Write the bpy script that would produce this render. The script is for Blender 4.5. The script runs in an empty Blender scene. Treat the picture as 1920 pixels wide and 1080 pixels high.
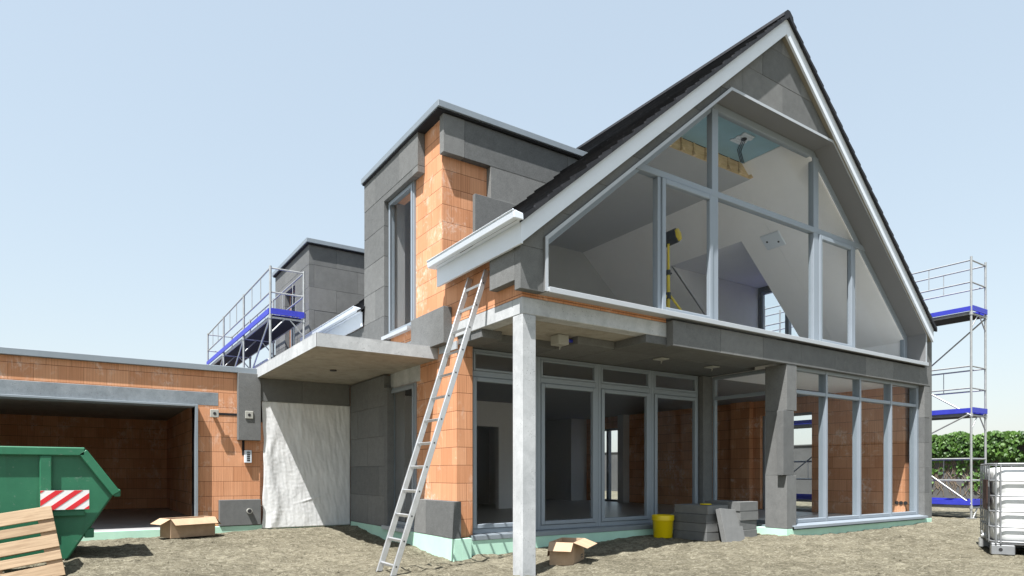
import bpy, math, random
from mathutils import Vector, noise
random.seed(7)
R = math.radians
scene = bpy.context.scene
COL = scene.collection

# ------------------------------------------------------------------ helpers
class MB:
    """collects boxes, prisms, tubes; build() links them as ONE mesh object"""
    def __init__(s): s.v=[]; s.f=[]; s.t=[]; s.m=[]; s.sm=[]
    def add(s, vs, fs, tone=.5, mi=0, smooth=False):
        o=len(s.v); s.v += [tuple(p) for p in vs]
        for f in fs: s.f.append([i+o for i in f]); s.t.append(tone); s.m.append(mi); s.sm.append(smooth)
    def box(s, x0,x1,y0,y1,z0,z1, tone=.5, mi=0):
        if x0>x1: x0,x1=x1,x0
        if y0>y1: y0,y1=y1,y0
        if z0>z1: z0,z1=z1,z0
        s.add([(x0,y0,z0),(x1,y0,z0),(x1,y1,z0),(x0,y1,z0),(x0,y0,z1),(x1,y0,z1),(x1,y1,z1),(x0,y1,z1)],
              [(0,3,2,1),(4,5,6,7),(0,1,5,4),(1,2,6,5),(2,3,7,6),(3,0,4,7)],tone,mi)
    def prism(s, pts, axis, a0, a1, tone=.5, mi=0):
        """pts 2D polygon; axis 'y': (x,z) pts extruded in y; 'x': (y,z) in x; 'z': (x,y) in z"""
        n=len(pts)
        def P(p,a):
            return {'y':(p[0],a,p[1]),'x':(a,p[0],p[1]),'z':(p[0],p[1],a)}[axis]
        vs=[P(p,a0) for p in pts]+[P(p,a1) for p in pts]
        fs=[tuple(range(n-1,-1,-1)),tuple(range(n,2*n))]+[(i,(i+1)%n,n+(i+1)%n,n+i) for i in range(n)]
        area=sum(pts[i][0]*pts[(i+1)%n][1]-pts[(i+1)%n][0]*pts[i][1] for i in range(n))
        flip = (area<0) ^ (axis=='y') ^ (a1<a0)
        if flip: fs=[tuple(reversed(f)) for f in fs]
        s.add(vs,fs,tone,mi)
    def bar(s, p0,p1,w,h,up=(0,0,1),tone=.5,mi=0):
        p0=Vector(p0);p1=Vector(p1);d=(p1-p0).normalized();u=Vector(up)
        a=d.cross(u)
        if a.length<1e-4: a=d.cross(Vector((1,0,0)))
        a.normalize(); b=a.cross(d).normalized()
        vs=[]
        for p in (p0,p1):
            for sa,sb in ((-1,-1),(1,-1),(1,1),(-1,1)): vs.append(p+a*sa*w/2+b*sb*h/2)
        s.add(vs,[(0,1,2,3),(7,6,5,4),(0,4,5,1),(1,5,6,2),(2,6,7,3),(3,7,4,0)],tone,mi)
    def tube(s,p0,p1,r,n=10,r1=None,tone=.5,mi=0,cap=True):
        p0=Vector(p0);p1=Vector(p1);d=(p1-p0).normalized()
        a=d.cross(Vector((0,0,1)))
        if a.length<1e-3: a=d.cross(Vector((1,0,0)))
        a.normalize();b=d.cross(a)
        r1=r if r1 is None else r1
        vs=[]
        for p,q in ((p0,r),(p1,r1)):
            for i in range(n):
                t=2*math.pi*i/n; vs.append(p+a*math.cos(t)*q+b*math.sin(t)*q)
        s.add(vs,[(i,(i+1)%n,n+(i+1)%n,n+i) for i in range(n)],tone,mi,True)
        if cap: s.add(vs[:n],[tuple(range(n-1,-1,-1))],tone,mi); s.add(vs[n:],[tuple(range(n))],tone,mi)
    def lathe(s,c,prof,n=28,tone=.5,mi=0):
        vs=[]
        for r,z in prof:
            for i in range(n):
                t=2*math.pi*i/n; vs.append((c[0]+r*math.cos(t),c[1]+r*math.sin(t),c[2]+z))
        fs=[]
        for k in range(len(prof)-1):
            for i in range(n): fs.append((k*n+i,k*n+(i+1)%n,(k+1)*n+(i+1)%n,(k+1)*n+i))
        s.add(vs,fs,tone,mi,True)
    def build(s,name,mats,parent=None,bevel=0,label=None):
        me=bpy.data.meshes.new(name); me.from_pydata(s.v,[],s.f)
        if not isinstance(mats,(list,tuple)): mats=[mats]
        for m in mats: me.materials.append(m)
        me.polygons.foreach_set('material_index',s.m)
        me.polygons.foreach_set('use_smooth',s.sm)
        at=me.attributes.new('tone','FLOAT','FACE'); at.data.foreach_set('value',s.t)
        me.update()
        o=bpy.data.objects.new(name,me); COL.objects.link(o)
        if parent: o.parent=parent
        if label: o['label']=label
        if bevel:
            b=o.modifiers.new('bevel','BEVEL'); b.width=bevel; b.segments=1; b.limit_method='ANGLE'; b.angle_limit=R(50)
        return o

def root(name,label,cat,loc=(0,0,0),rz=0,group=None):
    o=bpy.data.objects.new(name,None); COL.objects.link(o); o.location=loc; o.rotation_euler=(0,0,rz)
    o.empty_display_size=.2; o['label']=label; o['category']=cat
    if group: o['group']=group
    return o
def tag(o,label,cat,group=None):
    o['label']=label; o['category']=cat
    if group: o['group']=group
    return o
def copy_tree(o,parent=None):
    c=o.copy(); COL.objects.link(c); c.parent=parent
    for ch in list(o.children): copy_tree(ch,c)
    return c
def B(name,mats,parent,*boxes,bevel=0,label=None):
    m=MB()
    for b in boxes: m.box(*b)
    return m.build(name,mats,parent,bevel,label)

def clip(poly, conv):
    """clip polygon by convex ccw polygon"""
    out=poly
    n=len(conv)
    ar=sum(conv[i][0]*conv[(i+1)%n][1]-conv[(i+1)%n][0]*conv[i][1] for i in range(n))
    if ar<0: conv=conv[::-1]
    for i in range(n):
        a=conv[i]; b=conv[(i+1)%n]; inp=out; out=[]
        if not inp: break
        def side(p): return (b[0]-a[0])*(p[1]-a[1])-(b[1]-a[1])*(p[0]-a[0])
        for j in range(len(inp)):
            p=inp[j]; q=inp[(j+1)%len(inp)]; sp,sq=side(p),side(q)
            if sp>=0: out.append(p)
            if (sp>=0)!=(sq>=0):
                t=sp/(sp-sq); out.append((p[0]+(q[0]-p[0])*t,p[1]+(q[1]-p[1])*t))
    return out
def boards(mb, regions, axis, t0, t1, w=1.0,h=.5,u0=0,v0=0,gap=.0015,seed=1,jit=.002):
    """insulation boards in running bond over convex 2D regions (u,z), extruded t0..t1 (t0 = outer face)"""
    rnd=random.Random(seed); tones={}
    for reg in regions:
        us=[p[0] for p in reg]; vs=[p[1] for p in reg]
        for r in range(int((min(vs)-v0)//h)-1,int((max(vs)-v0)//h)+2):
            off=(r%2)*w/2+u0
            for c in range(int((min(us)-off)//w)-1,int((max(us)-off)//w)+2):
                a,b=off+c*w,v0+r*h
                p=clip([(a+gap,b+gap),(a+w-gap,b+gap),(a+w-gap,b+h-gap),(a+gap,b+h-gap)],reg)
                if len(p)<3: continue
                area=abs(sum(p[i][0]*p[(i+1)%len(p)][1]-p[(i+1)%len(p)][0]*p[i][1] for i in range(len(p))))/2
                if area<.0005: continue
                k=(r,c)
                if k not in tones: tones[k]=(rnd.random(),rnd.uniform(-jit,jit))
                tn,j=tones[k]
                mb.prism(p,axis,t0+j,t1,tone=tn)
def rect(a0,a1,b0,b1): return [(a0,b0),(a1,b0),(a1,b1),(a0,b1)]
def wall_cells(u0,u1,v0,v1,holes):
    us=sorted({u0,u1,*[h[0] for h in holes],*[h[1] for h in holes]}); us=[u for u in us if u0<=u<=u1]
    vs=sorted({v0,v1,*[h[2] for h in holes],*[h[3] for h in holes]}); vs=[v for v in vs if v0<=v<=v1]
    out=[]
    for i in range(len(us)-1):
        run=None
        for j in range(len(vs)-1):
            cu=(us[i]+us[i+1])/2; cv=(vs[j]+vs[j+1])/2
            hole=any(h[0]<cu<h[1] and h[2]<cv<h[3] for h in holes)
            if not hole:
                if run is None: run=vs[j]
            if hole and run is not None: out.append((us[i],us[i+1],run,vs[j])); run=None
        if run is not None: out.append((us[i],us[i+1],run,vs[-1]))
    return out
def wallx(mb,x0,x1,y0,y1,z0,z1,holes=()):
    for a,b,c,d in wall_cells(y0,y1,z0,z1,holes): mb.box(x0,x1,a,b,c,d)
def wally(mb,y0,y1,x0,x1,z0,z1,holes=()):
    for a,b,c,d in wall_cells(x0,x1,z0,z1,holes): mb.box(a,b,y0,y1,c,d)

# ------------------------------------------------------------------ materials
class NT:
    def __init__(s,name):
        s.m=bpy.data.materials.new(name); s.m.use_nodes=True; s.t=s.m.node_tree; s.n=s.t.nodes; s.l=s.t.links
        s.b=s.n['Principled BSDF']
    def node(s,ty,**k):
        n=s.n.new(ty)
        for a,b in k.items():
            if hasattr(n,a): setattr(n,a,b)
        return n
    def put(s,n,inp,val):
        i=n.inputs[inp] if not isinstance(inp,int) else n.inputs[inp]
        if hasattr(val,'is_output'): s.l.new(val,i)
        else: i.default_value = val
    def math(s,op,a,b=None,c=None,clamp=False):
        n=s.node('ShaderNodeMath',operation=op); n.use_clamp=clamp
        s.put(n,0,a)
        if b is not None: s.put(n,1,b)
        if c is not None: s.put(n,2,c)
        return n.outputs[0]
    def mix(s,f,a,b,mode='MIX'):
        n=s.node('ShaderNodeMix',data_type='RGBA',blend_type=mode); n.clamp_factor=True
        s.put(n,0,f); s.put(n,6,a if hasattr(a,'is_output') else (*a,1)); s.put(n,7,b if hasattr(b,'is_output') else (*b,1))
        return n.outputs[2]
    def noise(s,vec,scale,detail=4,rough=.55,dist=0):
        n=s.node('ShaderNodeTexNoise'); s.put(n,'Vector',vec); s.put(n,'Scale',scale); s.put(n,'Detail',detail); s.put(n,'Roughness',rough); s.put(n,'Distortion',dist)
        return n.outputs['Fac']
    def ramp(s,f,lo,hi):
        n=s.node('ShaderNodeMapRange'); s.put(n,0,f); s.put(n,1,lo); s.put(n,2,hi); return n.outputs[0]
    def obj(s): return s.node('ShaderNodeTexCoord').outputs['Object']
    def sc(s,vec,v):
        n=s.node('ShaderNodeVectorMath',operation='MULTIPLY'); s.put(n,0,vec); s.put(n,1,v); return n.outputs[0]
    def tone(s): return s.node('ShaderNodeAttribute',attribute_name='tone').outputs['Fac']
    def uv(s):
        """(u along wall, z) from object coords by face normal"""
        g=s.node('ShaderNodeNewGeometry'); sn=s.node('ShaderNodeSeparateXYZ'); s.l.new(g.outputs['True Normal'],sn.inputs[0])
        sp=s.node('ShaderNodeSeparateXYZ'); s.l.new(s.obj(),sp.inputs[0])
        f=s.math('GREATER_THAN',s.math('ABSOLUTE',sn.outputs[0]),.6)
        u=s.math('ADD',s.math('MULTIPLY',sp.outputs[1],f),s.math('MULTIPLY',sp.outputs[0],s.math('SUBTRACT',1,f)))
        c=s.node('ShaderNodeCombineXYZ'); s.l.new(u,c.inputs[0]); s.l.new(sp.outputs[2],c.inputs[1])
        return c.outputs[0],u,sp.outputs[2]
    def bump(s,h,strength=.3,dist=.01):
        n=s.node('ShaderNodeBump'); s.put(n,'Height',h); s.put(n,'Strength',strength); s.put(n,'Distance',dist)
        s.l.new(n.outputs[0],s.b.inputs['Normal'])
    def done(s,col,rough=.8,metal=0,spec=.3):
        s.put(s.b,'Base Color',col if hasattr(col,'is_output') else (*col,1)); s.put(s.b,'Roughness',rough); s.put(s.b,'Metallic',metal)
        s.b.inputs['Specular IOR Level'].default_value=spec
        return s.m
def simple(name,col,rough=.6,metal=0,spec=.4,var=.1,scale=6,bump=0):
    n=NT(name); o=n.obj(); f=n.noise(o,scale,5); g=n.noise(o,scale*9,3)
    ff=n.math('ADD',n.math('MULTIPLY',f,.7),n.math('MULTIPLY',g,.3))
    f2=n.ramp(ff,.3,.7)
    c=n.mix(f2,[x*(1-var) for x in col],[min(1,x*(1+var)) for x in col])
    if bump: n.bump(g,bump,.004)
    return n.done(c,n.math('ADD',rough-.06,n.math('MULTIPLY',f2,.12)),metal,spec)

M={}
def mk_brick(name='brick',base=(.56,.268,.142),alt=(.67,.352,.202),dust=.72,mort=(.13,.055,.03)):
    n=NT(name); vec,u,z=n.uv()
    bt=n.node('ShaderNodeTexBrick'); bt.offset=.5
    n.put(bt,'Vector',vec); n.put(bt,'Color1',(*base,1)); n.put(bt,'Color2',(*alt,1)); n.put(bt,'Mortar',(*base,1))
    n.put(bt,'Scale',1.0); n.put(bt,'Mortar Size',.0032); n.put(bt,'Mortar Smooth',.2); n.put(bt,'Bias',0.0); n.put(bt,'Brick Width',.305); n.put(bt,'Row Height',.25)
    st=n.noise(n.sc(vec,(70,.9,1)),1,2)
    rib=n.math('SINE',n.math('MULTIPLY',u,2*math.pi/.0365))
    c=n.mix(n.ramp(st,.25,.75),(.82,.80,.78),(1.12,1.13,1.15)); c=n.mix(1.0,bt.outputs['Color'],c,'MULTIPLY')
    c=n.mix(n.math('MULTIPLY',n.ramp(rib,.45,1.0),n.ramp(n.noise(vec,2.3,2),.35,.6)),c,n.mix(1,c,(.86,.83,.81),'MULTIPLY'))
    fz=n.math('FRACT',n.math('DIVIDE',n.math('ADD',z,5.0),.25))
    hl=n.math('ADD',n.math('LESS_THAN',fz,.019),n.math('MULTIPLY',n.math('LESS_THAN',fz,.05),.10))
    vl=n.math('MULTIPLY',bt.outputs['Fac'],.38)
    jl=n.math('MAXIMUM',n.math('MULTIPLY',hl,.92),vl,clamp=True)
    c=n.mix(jl,c,mort)
    o=n.obj()
    big=n.ramp(n.noise(o,1.3,3,.6),.53,.64); fine=n.ramp(n.noise(n.sc(o,(1,1,.6)),14,6,.7,1.2),.47,.66)
    spots=n.ramp(n.noise(o,3.1,6,.75,.6),.58,.70)
    d=n.math('MULTIPLY',n.math('MAXIMUM',n.math('MULTIPLY',big,fine),n.math('MULTIPLY',spots,.7)),dust)
    c=n.mix(d,c,(.82,.69,.60))
    soot=n.ramp(n.noise(o,.9,4,.6),.35,.62); c=n.mix(n.math('MULTIPLY',n.math('SUBTRACT',1,soot),.25),c,n.mix(1,c,(.72,.62,.55),'MULTIPLY'))
    h=n.math('SUBTRACT',n.math('ADD',n.math('MULTIPLY',rib,-.12),n.math('MULTIPLY',st,.3)),n.math('MULTIPLY',bt.outputs['Fac'],1.2))
    n.bump(h,.35,.006)
    return n.done(c,.92,0,.15)
M['brick']=mk_brick()
def mk_eps():
    n=NT('grey_insulation'); o=n.obj(); t=n.tone()
    sp=n.noise(o,130,2,.7); md=n.noise(o,9,4,.6); lg=n.noise(o,1.7,3)
    c=n.mix(t,(.126,.130,.130),(.178,.181,.178))
    f=n.math('ADD',n.math('MULTIPLY',sp,.70),n.math('ADD',n.math('MULTIPLY',md,.22),n.math('MULTIPLY',lg,.08)))
    c=n.mix(n.ramp(f,.36,.64),n.mix(1,c,(.72,.72,.72),'MULTIPLY'),n.mix(1,c,(1.24,1.24,1.24),'MULTIPLY'))
    sc=n.ramp(n.noise(n.sc(o,(1,1,3)),5,6,.75,2),.66,.74); c=n.mix(n.math('MULTIPLY',sc,.25),c,(.36,.36,.34))
    n.bump(sp,.25,.003); return n.done(c,.95,0,.1)
M['eps']=mk_eps()
def mk_conc(name,a,b,pores=True,stain=.25):
    n=NT(name); o=n.obj()
    big=n.noise(o,1.1,5,.6); md=n.noise(o,7,6,.65,.5); fine=n.noise(o,60,3)
    f=n.math('ADD',n.math('MULTIPLY',big,.45),n.math('ADD',n.math('MULTIPLY',md,.4),n.math('MULTIPLY',fine,.15)))
    c=n.mix(n.ramp(f,.36,.64),a,b)
    v=n.node('ShaderNodeTexVoronoi'); n.put(v,'Vector',o); n.put(v,'Scale',34.0)
    p=n.math('MULTIPLY',n.math('LESS_THAN',v.outputs['Distance'],.17),n.ramp(n.noise(o,5,2),.48,.56))
    c=n.mix(n.math('MULTIPLY',p,.6),c,(.09,.09,.09))
    w=n.ramp(n.noise(n.sc(o,(2.5,2.5,.35)),2,5,.6),.5,.75); c=n.mix(n.math('MULTIPLY',w,stain),c,[x*.55 for x in a])
    n.bump(n.math('SUBTRACT',md,p),.2,.006); return n.done(c,.85,0,.25)
M['conc']=mk_conc('bare_concrete',(.33,.345,.355),(.53,.545,.555))
M['concd']=mk_conc('blue_grey_concrete',(.155,.178,.195),(.285,.315,.335),stain=.35)
M['slab']=mk_conc('soffit_concrete',(.27,.25,.21),(.39,.365,.32),stain=.5)
M['frame']=simple('grey_frame_paint',(.235,.272,.31),.42,0,.5,.04,3)
M['framel']=simple('light_grey_profile',(.38,.405,.43),.4,0,.5,.05,3)
M['zinc']=simple('zinc_coping',(.235,.27,.30),.42,.25,.5,.07,2.5)
M['lining']=simple('reveal_lining',(.17,.172,.175),.5,0,.4,.04,2)
M['white']=simple('white_board',(.66,.71,.775),.5,0,.4,.03,3)
M['plaster']=simple('plasterboard',(.84,.83,.84),.9,0,.2,.04,.9)
M['plaster_dim']=simple('plaster_shaded',(.48,.485,.495),.9,0,.2,.05,.9)  # plasterboard tone lowered to paint the dimness deep inside the rooms
M['plaster_unlit']=simple('raw_unlit_plaster',(.27,.265,.265),.9,0,.2,.06,.9)  # tower interior and reveals: missing light painted as dark plaster; ceiling shares the tone
M['plasterd']=simple('plaster_lilac_grey',(.70,.70,.725),.9,0,.2,.05,.9)
M['teal']=simple('membrane_teal',(.27,.44,.52),.35,0,.5,.08,4)
M['verge']=simple('verge_render',(.22,.20,.16),.8,0,.2,.1,5)
M['xps']=simple('mint_foam',(.44,.68,.55),.85,0,.2,.07,5,.1)
M['dark']=simple('dark_void',(.02,.02,.022),.9,0,.2,.2,5)
M['black']=simple('black_plastic',(.018,.018,.02),.5,0,.5,.2,8)
M['cage']=simple('cage_steel',(.26,.27,.28),.45,.4,.5,.12,9)
M['steel']=simple('galvanised_steel',(.40,.41,.41),.45,.55,.5,.12,9)
M['alu']=simple('ladder_aluminium',(.56,.57,.58),.36,.65,.5,.10,12)
M['blue']=simple('blue_board',(.035,.045,.40),.5,0,.4,.12,4)
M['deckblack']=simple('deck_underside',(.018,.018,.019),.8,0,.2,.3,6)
M['yellow']=simple('yellow_plastic',(.70,.52,.0),.38,0,.5,.04,5)
M['yellowp']=simple('yellow_lamp_paint',(.62,.47,.03),.4,0,.5,.08,9)
M['red']=simple('red_film',(.60,.02,.03),.35,0,.5,.07,8)
M['whitef']=simple('white_film',(.72,.72,.72),.35,0,.5,.06,8)
M['boxgrey']=simple('light_grey_box',(.36,.36,.33),.6,0,.3,.05,9)
M['floorl']=simple('pale_screed',(.70,.68,.66),.5,0,.3,.08,1.5)
M['floor']=simple('screed',(.36,.36,.36),.35,0,.4,.12,1.5)
M['ivywall']=simple('boundary_render',(.10,.10,.10),.9,0,.2,.25,1.2)
def mk_tile():
    n=NT('anthracite_tile'); o=n.obj(); t=n.tone()
    c=n.mix(t,(.013,.0135,.016),(.024,.0245,.028)); f=n.noise(o,25,5,.7)
    c=n.mix(n.ramp(f,.4,.7),c,n.mix(1,c,(1.5,1.45,1.4),'MULTIPLY')); n.bump(f,.2,.004)
    return n.done(c,.6,0,.25)
M['tile']=mk_tile()
def mk_wood(name,a,b,axis_sc):
    n=NT(name); o=n.obj(); t=n.tone()
    g=n.noise(n.sc(o,axis_sc),1,6,.6,.6); k=n.noise(o,3,3)
    off=n.math('ADD',g,n.math('MULTIPLY',n.math('SUBTRACT',t,.5),.25))
    c=n.mix(n.ramp(off,.3,.72),a,b); c=n.mix(n.ramp(k,.55,.8),c,n.mix(1,c,(.82,.78,.74),'MULTIPLY'))
    n.bump(g,.25,.004); return n.done(c,.75,0,.25)
M['pallet']=mk_wood('pallet_timber',(.25,.17,.105),(.43,.315,.205),(3,45,45))
M['batten']=mk_wood('batten_timber',(.56,.40,.21),(.78,.60,.36),(4,30,30))
def mk_card():
    n=NT('cardboard'); o=n.obj(); f=n.noise(o,7,5,.6); k=n.noise(n.sc(o,(60,60,2)),1,2)
    c=n.mix(n.ramp(f,.3,.7),(.36,.25,.165),(.45,.325,.22)); c=n.mix(n.math('MULTIPLY',n.ramp(k,.4,.7),.15),c,(.35,.24,.15))
    return n.done(c,.85,0,.2)
M['card']=mk_card()
def mk_skip():
    n=NT('green_skip_paint'); o=n.obj(); f=n.noise(o,2.2,6,.6); k=n.noise(o,12,6,.75,.6); s=n.noise(n.sc(o,(6,6,.7)),1.5,5,.6)
    c=n.mix(n.ramp(f,.3,.7),(.016,.115,.060),(.028,.155,.082))
    c=n.mix(n.math('MULTIPLY',n.ramp(k,.60,.70),.6),c,(.20,.23,.20)); c=n.mix(n.math('MULTIPLY',n.ramp(s,.58,.75),.3),c,(.02,.06,.035))
    n.bump(k,.1,.005); return n.done(c,.45,0,.4)
M['skip']=mk_skip()
def mk_tarp():
    n=NT('white_sheet'); o=n.obj(); f=n.noise(o,3,5); c=n.mix(n.ramp(f,.3,.7),(.64,.65,.655),(.74,.75,.75))
    h=n.noise(n.sc(o,(1,1,.42)),11,5,.6,1.4); n.bump(h,.12,.01)
    m=n.done(c,.42,0,.4); return m
M['tarp']=mk_tarp()
def mk_ibc():
    n=NT('milky_plastic'); o=n.obj(); f=n.noise(o,2,3); c=n.mix(f,(.70,.715,.715),(.76,.77,.77))
    m=n.done(c,.4,0,.4); n.b.inputs['Subsurface Weight'].default_value=0.0; return m
M['ibc']=mk_ibc()
M['brown']=simple('brown_plate',(.085,.045,.035),.6,0,.3,.15,8)
def mk_glass():
    n=NT('window_glass'); n.n.remove(n.b); out=n.n['Material Output']
    t=n.node('ShaderNodeBsdfTransparent'); n.put(t,0,(.965,.975,.975,1))
    g=n.node('ShaderNodeBsdfGlossy'); n.put(g,'Color',(.9,.95,1,1)); n.put(g,'Roughness',.0)
    lw=n.node('ShaderNodeLayerWeight'); n.put(lw,'Blend',.5)
    fr=n.math('ADD',.004,n.math('MULTIPLY',n.math('POWER',lw.outputs['Facing'],5.0),.22))
    mx=n.node('ShaderNodeMixShader'); n.l.new(fr,mx.inputs[0]); n.l.new(t.outputs[0],mx.inputs[1]); n.l.new(g.outputs[0],mx.inputs[2]); n.l.new(mx.outputs[0],out.inputs[0])
    return n.m
M['glass']=mk_glass()
def mk_soil():
    n=NT('dry_soil'); o=n.obj()
    a=n.noise(o,.5,5,.6); b=n.noise(o,3.6,9,.74,.5); c3=n.noise(n.sc(o,(1,1.6,1)),24,8,.8,.5); v=n.noise(o,85,4,.75)
    d=n.noise(o,10,8,.8,.8)
    f=n.math('ADD',n.math('MULTIPLY',a,.20),n.math('ADD',n.math('MULTIPLY',b,.24),n.math('ADD',n.math('MULTIPLY',d,.28),n.math('ADD',n.math('MULTIPLY',c3,.18),n.math('MULTIPLY',v,.10)))))
    c=n.mix(n.ramp(f,.43,.565),(.092,.083,.057),(.268,.246,.180))
    mo=n.ramp(n.noise(o,1.5,5,.65,.9),.47,.62); c=n.mix(n.math('MULTIPLY',mo,.38),c,(.105,.094,.066))
    k1=n.ramp(n.noise(o,6.5,4,.6,1.0),.50,.62); c=n.mix(n.math('MULTIPLY',k1,.5),c,(.085,.075,.052))
    k2=n.ramp(n.noise(n.sc(o,(1,1,1)),15,4,.65,.8),.53,.62); c=n.mix(n.math('MULTIPLY',k2,.55),c,(.07,.061,.043))
    s1=n.ramp(n.noise(n.sc(o,(7,17,1)),1.0,4,.65,1.6),.55,.63); c=n.mix(n.math('MULTIPLY',s1,.6),c,(.355,.33,.25))
    s2=n.ramp(n.noise(n.sc(o,(22,8,1)),1.0,4,.65,1.8),.57,.64); c=n.mix(n.math('MULTIPLY',s2,.55),c,(.37,.345,.265))
    s3=n.ramp(n.noise(o,46,4,.7,.5),.58,.66); c=n.mix(n.math('MULTIPLY',s3,.6),c,(.36,.335,.26))
    k3=n.ramp(n.noise(o,38,4,.7,.6),.58,.66); c=n.mix(n.math('MULTIPLY',k3,.7),c,(.055,.048,.034))
    h=n.math('ADD',n.math('MULTIPLY',b,.6),n.math('ADD',n.math('MULTIPLY',c3,.6),n.math('MULTIPLY',v,.2)))
    n.bump(h,1.0,.05); return n.done(c,.97,0,.1)
M['soil']=mk_soil()
def mk_leaf():
    n=NT('ivy_leaf'); t=n.tone(); c=n.mix(t,(.014,.045,.008),(.078,.16,.025)); n.done(c,.5,0,.35)
    n.b.inputs['Transmission Weight'].default_value=0
    return n.m
M['leaf']=mk_leaf()

# ------------------------------------------------------------------ ground
CP=[(0,-.1,-.28),(.4,0,-.26),(1.6,0,-.18),(3.8,0,-.15),(5,-1.7,-.11),(7.2,-1.7,-.13),(9.9,-1.7,-.09),(-.1,1.7,-.2),(-.1,3.9,-.08),(-1.7,3.9,-.085),(-3,3.9,-.12),(-4.2,3.9,-.135),(-5.5,3.9,-.135),(0,-1.6,-.31),(-2,-.3,-.3),(-4.5,1.6,-.10),(-2,2.3,-.16),(3,-3,-.25),(1.5,-1,-.26),(3.8,-.9,-.17),(6,-4,-.17),(8.5,-4,-.15),(12,-1.6,-.1),(-4.3,-7.8,-.4),(3,-8,-.3),(-9,0,-.3),(20,4,-.15),(28,13,-.2),(20,-6,-.2),(-4.6,.85,-.225),(-5.6,1.6,-.11),(-5.6,.7,-.24),(-4.4,2.6,-.10)]
def G(x,y):
    sw=0;s=0
    for a,b,z in CP:
        w=1/((x-a)**2+(y-b)**2+.05)**1.6; sw+=w; s+=w*z
    return s/sw
def axis(f0,f1,step,far):
    xs=[f0+i*step for i in range(int((f1-f0)/step)+1)]
    d=step; x=f1; out=[]
    while x<far: d*=1.25; x+=d; out.append(x)
    d=step; x=f0; pre=[]
    while x>-far: d*=1.25; x-=d; pre.append(x)
    return pre[::-1]+xs+out
def make_ground():
    xs=axis(-6.0,12.4,.04,900); ys=axis(-4.4,4.2,.04,900)
    V=[];F=[]
    for y in ys:
        for x in xs:
            z=G(x,y)
            if abs(x)<40 and abs(y)<40:
                p=Vector((x,y,0))
                inside = (-.12<x<10 and -.0<y<13) or (x<0 and y>3.88) 
                amp=.0 if inside else 1
                z+=amp*(noise.fractal(p*1.1,1,2,4)*.022+noise.fractal(p*5.5+Vector((9,3,1)),.9,2,4)*.015+abs(noise.noise(p*9))*.016-.012+max(0,noise.noise(p*6.3+Vector((4,4,4))))*.030)
                z-=.0
            V.append((x,y,z))
    nx=len(xs)
    for j in range(len(ys)-1):
        for i in range(nx-1): F.append((j*nx+i,j*nx+i+1,(j+1)*nx+i+1,(j+1)*nx+i))
    me=bpy.data.meshes.new('ground'); me.from_pydata(V,[],F); me.materials.append(M['soil'])
    me.polygons.foreach_set('use_smooth',[True]*len(F)); me.update()
    o=bpy.data.objects.new('ground',me); COL.objects.link(o); o['kind']='structure'
make_ground()
def clods():
    m=MB(); rnd=random.Random(3)
    for i in range(5200):
        x=rnd.uniform(-6,11); y=rnd.uniform(-4.2,3.8)
        if (x>-.2 and y>-.15) or (x>4.9 and y>-1.8): continue
        r=.005+.016*rnd.random()**3
        z=G(x,y)+noise.fractal(Vector((x,y,0))*1.1,1,2,4)*.022+.006
        a=rnd.random()*6.3; pts=[]
        for k in range(5):
            t=a+k*1.2566; q=r*rnd.uniform(.7,1.25); pts.append((x+q*math.cos(t),y+q*math.sin(t),z-r*.35))
        top=(x+rnd.uniform(-.3,.3)*r,y+rnd.uniform(-.3,.3)*r,z+r*rnd.uniform(.35,.8))
        m.add(pts+[top],[(k,(k+1)%5,5) for k in range(5)],rnd.random())
    o=m.build('soil_clods',M['soil']); o['kind']='stuff'; o['label']='small dry clods and pebbles lying on the bare soil'; o['category']='soil'
clods()

# ------------------------------------------------------------------ HOUSE
XR=4.883; ZR=8.02; ML=.845; MR=.868
def zt(x): return 3.755+ML*(x+.165) if x<=XR else ZR-MR*(x-XR)
house=root('house','unfinished brick house with glazed gable, grey insulation boards and dark tiled roof','house')
XW=9.87; YB=12.5
# --- brick walls
m=MB()
wallx(m,0,.24,0,YB,-.02,2.765,[(1.27,2.27,.03,2.29),(4.3,5.6,0,2.2)])
wallx(m,0,.24,-1.58,.43,2.972,3.62)
wallx(m,0,.24,.43,3.17,2.972,6.0,[(1.30,2.28,3.15,5.41)])
wallx(m,0,.24,3.17,6.6,2.972,3.62)
wallx(m,0,.24,6.6,9.4,2.972,5.95,[(7.6,8.5,3.15,5.3)])
wallx(m,0,.24,9.4,YB,2.972,3.62)
m.box(.242,.25,.002,.26,-.02,2.765)
m.prism([(.242,3.75),(2.75,6.0),(.242,6.0)],'y',.43,.66)
m.prism([(.242,3.75),(2.75,6.0),(.242,6.0)],'y',2.94,3.168)
m.prism([(.242,3.75),(2.7,5.95),(.242,5.95)],'y',6.602,6.84)
m.prism([(.242,3.75),(2.7,5.95),(.242,5.95)],'y',9.16,9.398)
m.build('brick_wall',M['brick'],house)
B('brick_wall',M['brick'],house,(.24,2.42,-1.577,-1.36,2.972,3.06))
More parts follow.
